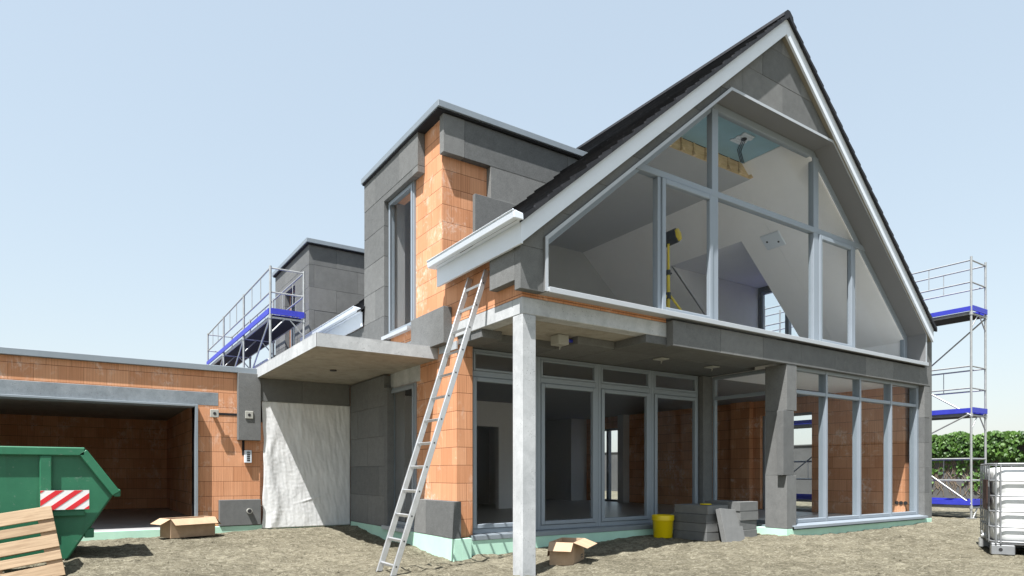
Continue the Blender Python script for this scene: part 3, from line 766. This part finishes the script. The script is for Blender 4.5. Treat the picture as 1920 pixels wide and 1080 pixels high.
# tarp over the entrance
def make_tarp():
    x0,x1,z0,z1=-1.69,-.105,-.07,2.145; nx,nz=110,150; V=[];F=[]
    for j in range(nz+1):
        for i in range(nx+1):
            u=i/nx; v=j/nz
            x=x0+(x1-x0)*u; z=z0+(z1-z0)*v
            edge=min(1,u*9,(1-u)*9)
            y=3.925
            y+=.012*noise.noise(Vector((x*3.5+z*.7,z*.9,2)))*edge
            y+=.007*noise.noise(Vector((x*15+z*2.2,z*3.0,7)))+.0035*noise.noise(Vector((x*34+z*6,z*6,1)))+.002*noise.noise(Vector((x*20,z*24,1)))
            # gathers at the left fixings
            y-=.018*math.exp(-((u-.10-.05*math.sin(v*9))/.05)**2)*(1-v*.4)
            f=abs((z-.38)-.28*(x+1.0)); y-=.008*math.exp(-(f/.015)**2)*math.exp(-((u-.55)/.14)**2)
            x+=(.035*math.sin(v*3.1)+.02*noise.noise(Vector((z*3,1,4))))*(1-u)**3
            V.append((x,y,z))
    for j in range(nz):
        for i in range(nx): a=j*(nx+1)+i; F.append((a,a+1,a+nx+2,a+nx+1))
    me=bpy.data.meshes.new('plastic_sheet'); me.from_pydata(V,[],F); me.materials.append(M['tarp']); me.polygons.foreach_set('use_smooth',[True]*len(F)); me.update()
    o=bpy.data.objects.new('plastic_sheet',me); COL.objects.link(o)
    sm=o.modifiers.new('thick','SOLIDIFY'); sm.thickness=.003
    tag(o,'crumpled white plastic sheet hung over the entrance under the concrete canopy','plastic sheet')
make_tarp()

# ------------------------------------------------------------------ SCAFFOLDS
def scaffold(name,label,xi,xo,ys,z0,decks,ztop,rails_z,braces,inner_rail=True):
    t=root(name,label,'scaffold')
    r=.024
    for i,y in enumerate(ys):
        for x in (xi,xo):
            p=MB(); p.tube((x,y,z0),(x,y,ztop),r,10); o=p.build('pole',M['steel'],t)
            bp=MB(); bp.box(x-.08,x+.08,y-.08,y+.08,z0-.012,z0); bp.build('base_plate',M['steel'],o)
            cp=MB()
            for dz in decks: cp.tube((x,y,dz-.09),(x,y,dz-.02),r*1.5,10)
            cp.build('collar',M['steel'],o)
        for dz in decks:
            p=MB(); p.tube((xi,y,dz-.06),(xo,y,dz-.06),.022,8); p.tube((xi,y,dz-.38),(xi+(xo-xi)*.42,y,dz-.07),.014,8); p.tube((xo,y,dz-.38),(xi+(xo-xi)*.58,y,dz-.07),.014,8); p.build('transom',M['steel'],t)
    for (za) in rails_z:
        for x in ((xo,xi) if inner_rail else (xo,)):
            p=MB()
            p.tube((x,ys[0],za),(x,ys[-1],za),.017,8); p.tube((x,ys[0],za-.48),(x,ys[-1],za-.48),.017,8)
            for a,b in zip(ys,ys[1:]):
                for q in (.33,.66): p.tube((x,a+(b-a)*q,za-.48),(x,a+(b-a)*q,za),.009,6)
            p.build('guard_rail',M['steel'],t)
        for y in (ys[0],ys[-1]):
            [(lambda p:(p.tube((xi,y,zq),(xo,y,zq),.017,8),p.build('end_rail',M['steel'],t)))(MB()) for zq in (za,za-.48)]
    a,b=min(xi,xo),max(xi,xo)
    for dz in decks:
        for y0,y1 in zip(ys,ys[1:]):
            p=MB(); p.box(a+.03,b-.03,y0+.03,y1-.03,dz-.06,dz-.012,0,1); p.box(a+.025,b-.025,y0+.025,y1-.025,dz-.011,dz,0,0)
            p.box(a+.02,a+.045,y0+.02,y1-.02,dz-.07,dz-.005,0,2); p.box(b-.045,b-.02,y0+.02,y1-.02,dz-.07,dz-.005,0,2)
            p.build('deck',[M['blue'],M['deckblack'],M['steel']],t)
            ox=xo+(-.028 if xo<xi else .028)
            p=MB(); p.box(ox-.012,ox+.012,y0,y1,dz+.002,dz+.115); p.build('toe_board',M['blue'],t)
            ix=xi+(.028 if xo<xi else -.028)
            p=MB(); p.box(ix-.012,ix+.012,y0,y1,dz+.002,dz+.10); p.build('toe_board',M['blue'],t)
        p=MB(); p.box(a,b,ys[0]-.04,ys[0]-.016,dz+.002,dz+.115); p.build('toe_board',M['blue'],t)
    for x,ya,za,yb,zb in braces:
        p=MB(); p.tube((x,ya,za),(x,yb,zb),.018,8); p.build('brace',M['steel'],t)
    return t
scaffold('scaffold','steel scaffold with blue decks on the garage roof beside the rear tower',-.50,-1.16,[5.55,8.05,10.55,13.05],2.66,[2.92,4.06],5.02,[4.98],
    [(-1.16,8.05,2.7,5.55,4.0),(-1.16,10.55,2.7,8.05,4.0),(-1.16,13.05,2.7,10.55,4.0)])
SY=[-1.65,.92,3.49,6.06,8.63]
scaffold('scaffold','tall steel scaffold with three blue decks along the far right wall of the house',11.911,12.65,SY,-.09,[.19,2.22,4.45],5.64,[1.21,3.24,5.56],
    [(12.67,-1.65,4.38,.92,2.26),(11.89,-1.65,2.16,.92,3.9) ,(11.89,-1.65,2.2,.92,.9),(11.89,.92,2.2,-1.65,.22),(11.89,3.49,.25,.92,2.15),(11.89,3.49,2.3,.92,4.4),(11.89,8.63,.25,6.06,2.15)])

# ------------------------------------------------------------------ LADDER
lad=root('ladder','silver aluminium ladder leaning on the brick wall under the gutter','ladder')
lt=Vector((-.035,0,3.46)); lb=Vector((-1.31,0,-.31))
for y in (-.42,-.84):
    m=MB(); m.bar((lt.x,y,lt.z),(lb.x,y,lb.z),.028,.07,up=(1,0,.34)); m.build('rail',M['alu'],lad,.004)
nr=13
for i in range(nr):
    f=(i+.6)/nr; p=lt.lerp(lb,f); m=MB(); m.bar((p.x,-.435,p.z),(p.x,-.825,p.z),.03,.028,up=(1,0,.34)); o=m.build('rung',M['alu'],lad)
    m=MB()
    for y in (-.8545,-.4055): m.tube((p.x,y-.001,p.z),(p.x,y+.001,p.z),.011,8)
    m.build('rung_end',M['black'],o)
m=MB()
for y in (-.42,-.84): m.box(lb.x-.03,lb.x+.03,y-.03,y+.03,lb.z-.03,lb.z+.02)
m.build('foot',M['black'],lad)

# ------------------------------------------------------------------ SKIP
sk=root('skip','green steel skip with red and white warning panel in front of the garage','skip',(-4.442,1.316,-.105)); sk.scale=(.892,.892,.892)
prof=[(0,0),(.537,.88),(.19,1.43),(-3.4,1.43),(-3.75,.88),(-3.2,0)]
m=MB(); 
t=.03
n=len(prof)
D=1.32
m.prism(prof,'y',0,t); m.prism(prof,'y',D-t,D)
for a,b in (((0,0),(.537,.88)),((-3.2,0),(-3.75,.88)),((-3.2,0),(0,0))):
    m.bar((a[0],D/2,a[1]),(b[0],D/2,b[1]),D-2*t-.002,.03,up=(0,0,1) if a[1]==b[1] else (1,0,0))
m.build('body',M['skip'],sk,.006)
m=MB()
def rb(p,q,y): m.bar((p[0],y,p[1]),(q[0],y,q[1]),.07,.11,up=(0,0,1))
for y in (-.03,D+.03):
    rb((-3.4,1.40),(.20,1.40),y); rb((.17,1.40),(.55,.84),y); rb((-3.4,1.40),(-3.78,.84),y)
m.bar((.56,-.05,.85),(.56,D+.05,.85),.08,.10)
m.build('rim',M['skip'],sk,.012)
for x in (-.22,-1.35,-2.5):
    m=MB(); m.box(x-.065,x+.065,-.055,-.001,.42 if x>-1 else .05,1.345); m.build('rib',M['skip'],sk,.012)
m=MB(); m.box(-.15,.20,-.05,-.001,.555,.635); m.build('ledge',M['skip'],sk,.012)
m=MB(); m.box(.19,.30,.02,.2,.26,.38); m.build('hook',M['skip'],sk,.01)
wp=B('warning_panel',M['whitef'],sk,(-.275,.245,-.075,-.067,.645,.895))
m=MB(); W=.52;H=.247
for k in range(-2,4):
    a=.05+k*.205
    p=clip([(a,0),(a+.092,0),(a+.092+.31,H),(a+.31,H)],rect(0,W,0,H))
    if len(p)>2: m.prism([(-.275+q[0],.6465+q[1]) for q in p],'y',-.0775,-.0752)
m.build('red_stripes',M['red'],wp)

# ------------------------------------------------------------------ PALLET
pal=root('pallet','pale wooden pallet leaning against the green skip','pallet')
m=[]; z=0
wid=[.145,.10,.145,.10,.145]; gap=(.8-sum(wid))/4
for w in wid:
    b=MB(); b.box(-1.2,0,-.022,0,z,z+w,random.random()); b.build('deck_board',M['pallet'],pal,.003); z+=w+gap
for x in (-1.2,-.67,-.145):
    b=MB(); b.box(x,x+.145,.001,.023,0,.8,random.random()); b.build('stringer_board',M['pallet'],pal,.003)
    for z in (0,.3275,.70):
        b=MB(); b.box(x+.003,x+.142,.024,.102,z+.001,z+.099,random.random()); b.build('block',M['pallet'],pal,.003)
for z in (0,.35,.70):
    b=MB(); b.box(-1.2,0,.103,.125,z,z+.1,random.random()); b.build('base_board',M['pallet'],pal,.003)
from mathutils import Matrix
pal.matrix_world = Matrix.Translation((-4.445,.80,-.225)) @ Matrix.Rotation(R(1),4,'Z') @ Matrix.Rotation(R(-18),4,'X') @ Matrix.Rotation(R(-9.5),4,'Y')

# ------------------------------------------------------------------ IBC TANK
ib=root('liquid_tank','white plastic tank in a silver wire cage standing on the soil','tank container',(5.53,-4.30,-.165),math.atan2(.43,.90))
LX,LY=1.2,1.0   # x along receding side, y negative along the front
def rr(x0,x1,y0,y1,r,n=5):
    pts=[]
    for cx,cy,a in ((x1-r,y1-r,0),(x0+r,y1-r,90),(x0+r,y0+r,180),(x1-r,y0+r,270)):
        for k in range(n+1): t=R(a+90*k/n); pts.append((cx+r*math.cos(t),cy+r*math.sin(t)))
    return pts
m=MB(); lv=[(.155,.06),(.17,.02),(.20,0),(.36,0),(.385,.012),(.41,0),(.56,0),(.585,.012),(.61,0),(.76,0),(.785,.012),(.81,0),(.96,0),(1.05,.0),(1.10,.012),(1.125,.04),(1.135,.10)]
rings=[[(x,y,z) for x,y in rr(.035+i,LX-.035-i,-LY+.035+i,-.035-i,.13)] for z,i in lv]
nn=len(rings[0]); V=[p for r_ in rings for p in r_]
F=[(k*nn+i,k*nn+(i+1)%nn,(k+1)*nn+(i+1)%nn,(k+1)*nn+i) for k in range(len(lv)-1) for i in range(nn)]
m.add(V,F,.5,0,True); m.add(rings[-1],[tuple(range(nn))]); m.add(rings[0],[tuple(range(nn-1,-1,-1))])
m.build('bottle',M['ibc'],ib)
m=MB()
for z in (.17,.36,.56,.76,.96,1.175):
    pts=rr(.0,LX,-LY,0,.12,4)
    for i in range(len(pts)):
        a=pts[i];b=pts[(i+1)%len(pts)]; m.tube((*a,z),(*b,z),.013 if z<1.1 else .015,6)
for y in (-.05,-.10,-.36,-.64,-.92):
    for x in (-.009,LX+.009): m.tube((x,y-.02 if False else y,.15),(x,y,1.18),.009,6)
for x in [.13+.235*k for k in range(5)]:
    for y in (.009,-LY-.009): m.tube((x,y,.15),(x,y,1.18),.009,6)
m.build('cage',M['cage'],ib)
m=MB()
for x in (0.0,LX-.14):
    for y in (-.25,-LY,-.62): m.box(x,x+.14,y,y+.25,0,.13)
m.box(0,LX,-LY,0,.132,.15)
for y in (-.12,-.9): m.box(0,LX,y-.06,y+.06,-.0,.02)
m.build('pallet_base',M['cage'],ib,.012)
m=MB(); m.box(.20,.62,.018,.026,.58,.97); m.build('label_plate',M['brown'],ib)
m=MB(); m.box(.02,.09,.01,.03,.62,.88); m.build('side_plate',M['black'],ib)
m=MB(); m.tube((.55,.0,.2),(.55,.06,.2),.045,14); m.tube((.55,.055,.17),(.55,.055,.05),.03,12); m.box(.50,.60,.04,.06,.24,.27); m.build('valve',M['steel'],ib)
m=MB(); m.tube((-.004,-.10,.07),(.002,-.10,.07),.022,12); m.build('bolt',M['black'],ib)

# ------------------------------------------------------------------ BOXES
def carton(label,loc,rz,lx,ly,h,flaps):
    t=root('cardboard_box',label,'cardboard box',loc,rz,None); e=.006
    m=MB(); m.box(0,lx,0,e,0,h); m.box(0,lx,ly-e,ly,0,h); m.box(0,e,e,ly-e,0,h); m.box(lx-e,lx,e,ly-e,0,h); m.box(e,lx-e,e,ly-e,0,.008)
    m.build('body',M['card'],t)
    for side,ang,L in flaps:
        c,s=math.cos(R(ang)),math.sin(R(ang))   # angle below horizontal, outward
        def P(u,o,th=0):   # u along edge, o outwards distance along flap
            d=o*c+ (s*th); z=h-o*s+(c*th)
            return {'front':(u*lx,-d,z),'back':(lx-u*lx,ly+d,z),'left':(-d,ly-u*ly,z),'right':(lx+d,u*ly,z)}[side]
        m=MB(); q=.02
        vs=[P(.0,0),P(1,0),P(1-q,L),P(q,L),P(.0,0,.005),P(1,0,.005),P(1-q,L,.005),P(q,L,.005)]
        m.add(vs,[(0,3,2,1),(4,5,6,7),(0,1,5,4),(1,2,6,5),(2,3,7,6),(3,0,4,7)]); m.build('flap',M['card'],t)
    return t
b2=carton('open cardboard box with splayed flaps behind the concrete column',(.835,-1.50,-.275),R(37),.62,.31,.29,[('front',20,.19),('left',48,.14),('right',70,.14),('back',80,.19)])
m=MB(); m.box(.42,.435,-.0015,-.0003,.05,.10); m.box(.45,.53,-.0015,-.0003,.05,.065); m.box(.45,.53,-.0015,-.0003,.08,.10); m.build('print',M['black'],b2)
b1=carton('long cardboard box with drooping flaps in front of the garage',(-3.165,3.22,-.10),R(20),.70,.34,.29,[('front',38,.15),('left',28,.17),('right',50,.16),('back',40,.15)])

# ------------------------------------------------------------------ BUCKET, LID
bk=root('bucket','yellow plastic bucket with lid on the soil by the terrace door','bucket',(3.62,-.40,-.16))
m=MB(); m.lathe((0,0,0),[(0,.0),(.145,0),(.15,.01),(.168,.28),(.172,.285),(.172,.30),(.168,.302)],32); m.build('body',M['yellow'],bk)
m=MB(); m.lathe((0,0,0),[(.180,.285),(.181,.36),(.176,.368),(.165,.368),(.16,.358),(0,.358)],32); m.build('lid',M['yellow'],bk)

# insulation board stacks
def eboard(label,lx,ly,th,tone,loc,rz,group):
    m=MB(); m.box(0,lx,0,ly,0,th-.003,tone); o=m.build('insulation_board',M['eps'],None,.004); o.location=loc; o.rotation_euler=(0,0,rz)
    return tag(o,label,'insulation board',group)
ordn=['bottom','second lowest','third','topmost']
def gz(x,y): return G(x,y)
rnd=random.Random(11)
for k in range(4):
    eboard(('%s grey insulation board of the front stack beside the yellow bucket'%ordn[k]),.5,.68,.14,[.25,.6,.1,.75][k],(3.80+rnd.uniform(-.012,.012),-1.14+rnd.uniform(-.012,.012),-.175+k*.14),R(rnd.uniform(-1,1)),'insulation boards in the front stack')
for k in range(4):
    eboard(('%s grey insulation board of the rear stack near the terrace pier'%ordn[k]),.45,.70,.15,[.5,.2,.65,.4][k],(4.33+rnd.uniform(-.01,.01),-1.36+rnd.uniform(-.01,.01),-.13+k*.15-(.03 if k==0 else .03)),R(rnd.uniform(-1,1)),'insulation boards in the rear stack')
m=MB(); m.box(0,.48,0,.09,0,.56,.45); o=m.build('insulation_board',M['eps'],None,.004)
o.matrix_world=Matrix.Translation((3.90,-1.44,-.185))@Matrix.Rotation(R(2),4,'Z')@Matrix.Rotation(R(-17),4,'X')@Matrix.Rotation(R(5),4,'Y')
tag(o,'grey insulation board leaning upright against the two stacks','insulation board')
m=MB(); m.lathe((4.03,-.93,.387),[(0,.016),(.085,.016),(.092,.01),(.092,0),(0,0)],24); tag(m.build('yellow_disc',M['yellow']),'small yellow disc lying on top of the front insulation stack','disc')

# ------------------------------------------------------------------ WORK LAMP upstairs
wl=root('work_lamp','yellow work lamp on a tripod standing behind the gable window','work lamp',(3.53,-.60,2.985))
m=MB(); m.tube((0,0,.30),(0,0,1.12),.026,12); m.tube((0,0,1.12),(0,0,1.58),.02,12); m.build('pole',M['yellowp'],wl)
m=MB(); m.tube((0,0,1.08),(0,0,1.16),.036,12); m.tube((0,0,.70),(0,0,.80),.042,12); m.tube((0,0,1.12),(.07,0,1.12),.014,8); m.build('clamp',M['black'],wl)
for a in (165,320,60):
    m=MB(); m.tube((.03*math.cos(R(a)),.03*math.sin(R(a)),.75),(.55*math.cos(R(a)),.55*math.sin(R(a)),.0),.019,10); m.build('leg',M['yellowp'],wl)
m=MB()
hx=[(.125*math.cos(R(60*k+30)),.125*math.sin(R(60*k+30))) for k in range(6)]
hs=MB(); hs.prism(hx,'y',-.12,.12); hd=hs.build('lamp_head',M['black'],wl,.012); hd.location=(.05,0,1.69); hd.rotation_euler=(R(-10),0,R(18))
hs=MB(); hs.prism([(x*.85,z*.85) for x,z in hx],'y',-.15,-.121); hs.prism([(x*.6,z*.6) for x,z in hx],'y',-.16,-.151); o=hs.build('front_cover',M['yellowp'],hd,.01)

# ------------------------------------------------------------------ BOUNDARY WALL AND IVY
bw=root('boundary_wall','dark rendered boundary wall at the back right of the plot','wall')
m=MB(); m.box(22.3,22.55,-14,40,-.6,2.10); m.build('wall_face',M['ivywall'],bw)
m=MB(); m.box(22.25,22.60,-14,40,2.101,2.15); m.build('wall_cap',M['ivywall'],bw)
def ivy():
    m=MB(); st=MB(); rnd=random.Random(21)
    def leaf(x,y,z,s,tone):
        a=Vector((-1,rnd.uniform(-.8,.8),rnd.uniform(-.2,.9))).normalized()
        u=a.cross(Vector((0,0,1))).normalized(); v=u.cross(a).normalized(); v=-v if v.z>0 else v
        rot=rnd.uniform(-.7,.7); u,v=u*math.cos(rot)+v*math.sin(rot),v*math.cos(rot)-u*math.sin(rot)
        c=Vector((x,y,z))
        pts=[c-v*s*.5,c-v*s*.3+u*s*.5,c+v*s*.1+u*s*.38,c+v*s*.65+a*s*-.12,c+v*s*.1-u*s*.38,c-v*s*.3-u*s*.5]
        m.add(pts,[(0,1,2,3),(0,3,4,5)],tone)
    for i in range(9500):
        y=rnd.uniform(-7,5.4)
        low=1.36+.28*noise.noise(Vector((y*1.3,3,0)))+.16*noise.noise(Vector((y*4,1,0)))+max(0,(y-4.2))*.8
        top=2.30+.14*noise.noise(Vector((y*1.7,8,0)))
        z=low+(top-low)*rnd.random()**.8
        if rnd.random()<.07: z=low-rnd.random()**1.5*.55
        dep=rnd.random()
        x=22.3-.02-.30*dep*min(1,(z-low+.25)/.5 if z>low-.2 else .2)
        cl=noise.noise(Vector((y*2.3,z*2.6,5)))
        if cl<-.42: continue
        leaf(x,y,z,rnd.uniform(.08,.14),max(0,min(1,.55+cl*.6+rnd.uniform(-.3,.3))))
    for k in range(11):
        y=rnd.uniform(-5,4.5); z=rnd.uniform(.5,1.1)
        for i in range(26): leaf(22.27-rnd.random()*.06,y+rnd.gauss(0,.12),z+rnd.gauss(0,.22),rnd.uniform(.08,.13),rnd.uniform(.3,1))
    for k in range(170):
        y=rnd.uniform(-6,5); z=0.0+rnd.random()*.4; p=Vector((22.285,y,z))
        for q in range(6):
            n_=p+Vector((0,rnd.gauss(0,.09),rnd.uniform(.1,.32))); 
            if n_.z>1.9: break
            st.tube(p,n_,.009,4,cap=False); p=n_
    t=root('ivy','green ivy hanging over the top of the dark boundary wall','ivy',(0,0,0))
    m.build('foliage',M['leaf'],t); st.build('stems',M['ivystem'],t)
M['ivystem']=simple('ivy_stem',(.20,.16,.12),.9,0,.1,.2,9)
ivy()

# ------------------------------------------------------------------ camera, light, sky
a=math.atan2(1810,1212)
cam=bpy.data.objects.new('camera',bpy.data.cameras.new('camera')); COL.objects.link(cam)
f=1212.; dep=8.9; rr_=(856.7-960)/f*dep
cx=rr_*math.sin(a)+dep*math.cos(a); cy=-rr_*math.cos(a)+dep*math.sin(a)
cam.location=(-cx,-cy,.893)
cam.rotation_euler=(R(90),0,math.atan2(math.sin(a),math.cos(a))-R(90))
cam.data.sensor_width=36; cam.data.lens=f/1920*36; cam.data.shift_y=(887-540)/1920
cam.data.clip_start=.05; cam.data.clip_end=3000
scene.camera=cam
S=Vector((-1,-.5,2.25)).normalized()
el=math.asin(S.z); az=math.atan2(S.x,S.y)
sun=bpy.data.objects.new('sun',bpy.data.lights.new('sun','SUN')); COL.objects.link(sun)
sun.data.energy=5.0; sun.data.angle=R(.5); sun.data.color=(1,.975,.945)
sun.rotation_euler=S.to_track_quat('Z','Y').to_euler()
w=bpy.data.worlds.new('World'); scene.world=w; w.use_nodes=True
nt=w.node_tree; bg=nt.nodes['Background']
sky=nt.nodes.new('ShaderNodeTexSky'); sky.sky_type='NISHITA'; sky.sun_disc=False; sky.sun_elevation=el; sky.sun_rotation=az
sky.air_density=1.45; sky.dust_density=1.2; sky.ozone_density=1.0; sky.altitude=0
hs_=nt.nodes.new('ShaderNodeHueSaturation'); hs_.inputs['Saturation'].default_value=.98   # thin milky veil over the blue
nt.links.new(sky.outputs[0],hs_.inputs['Color']); hs_.inputs['Hue'].default_value=.497
gm_=nt.nodes.new('ShaderNodeGamma'); gm_.inputs[1].default_value=.60; nt.links.new(hs_.outputs[0],gm_.inputs[0])
mu_=nt.nodes.new('ShaderNodeVectorMath'); mu_.operation='SCALE'; mu_.inputs['Scale'].default_value=1.68; nt.links.new(gm_.outputs[0],mu_.inputs[0])
mx_=nt.nodes.new('ShaderNodeMix'); mx_.data_type='RGBA'; mx_.inputs[0].default_value=.42; mx_.inputs[7].default_value=(3.45,4.05,4.65,1)
nt.links.new(mu_.outputs[0],mx_.inputs[6]); nt.links.new(mx_.outputs[2],bg.inputs[0]); bg.inputs[1].default_value=.094
vs=scene.view_settings; vs.view_transform='Standard'; vs.look='None'; vs.exposure=1.16; vs.gamma=1
c=scene.cycles
scene.render.engine='CYCLES'
c.use_denoising=True; c.max_bounces=12; c.diffuse_bounces=8; c.glossy_bounces=4; c.transmission_bounces=6; c.transparent_max_bounces=24
c.caustics_reflective=False; c.caustics_refractive=False; c.sample_clamp_indirect=6
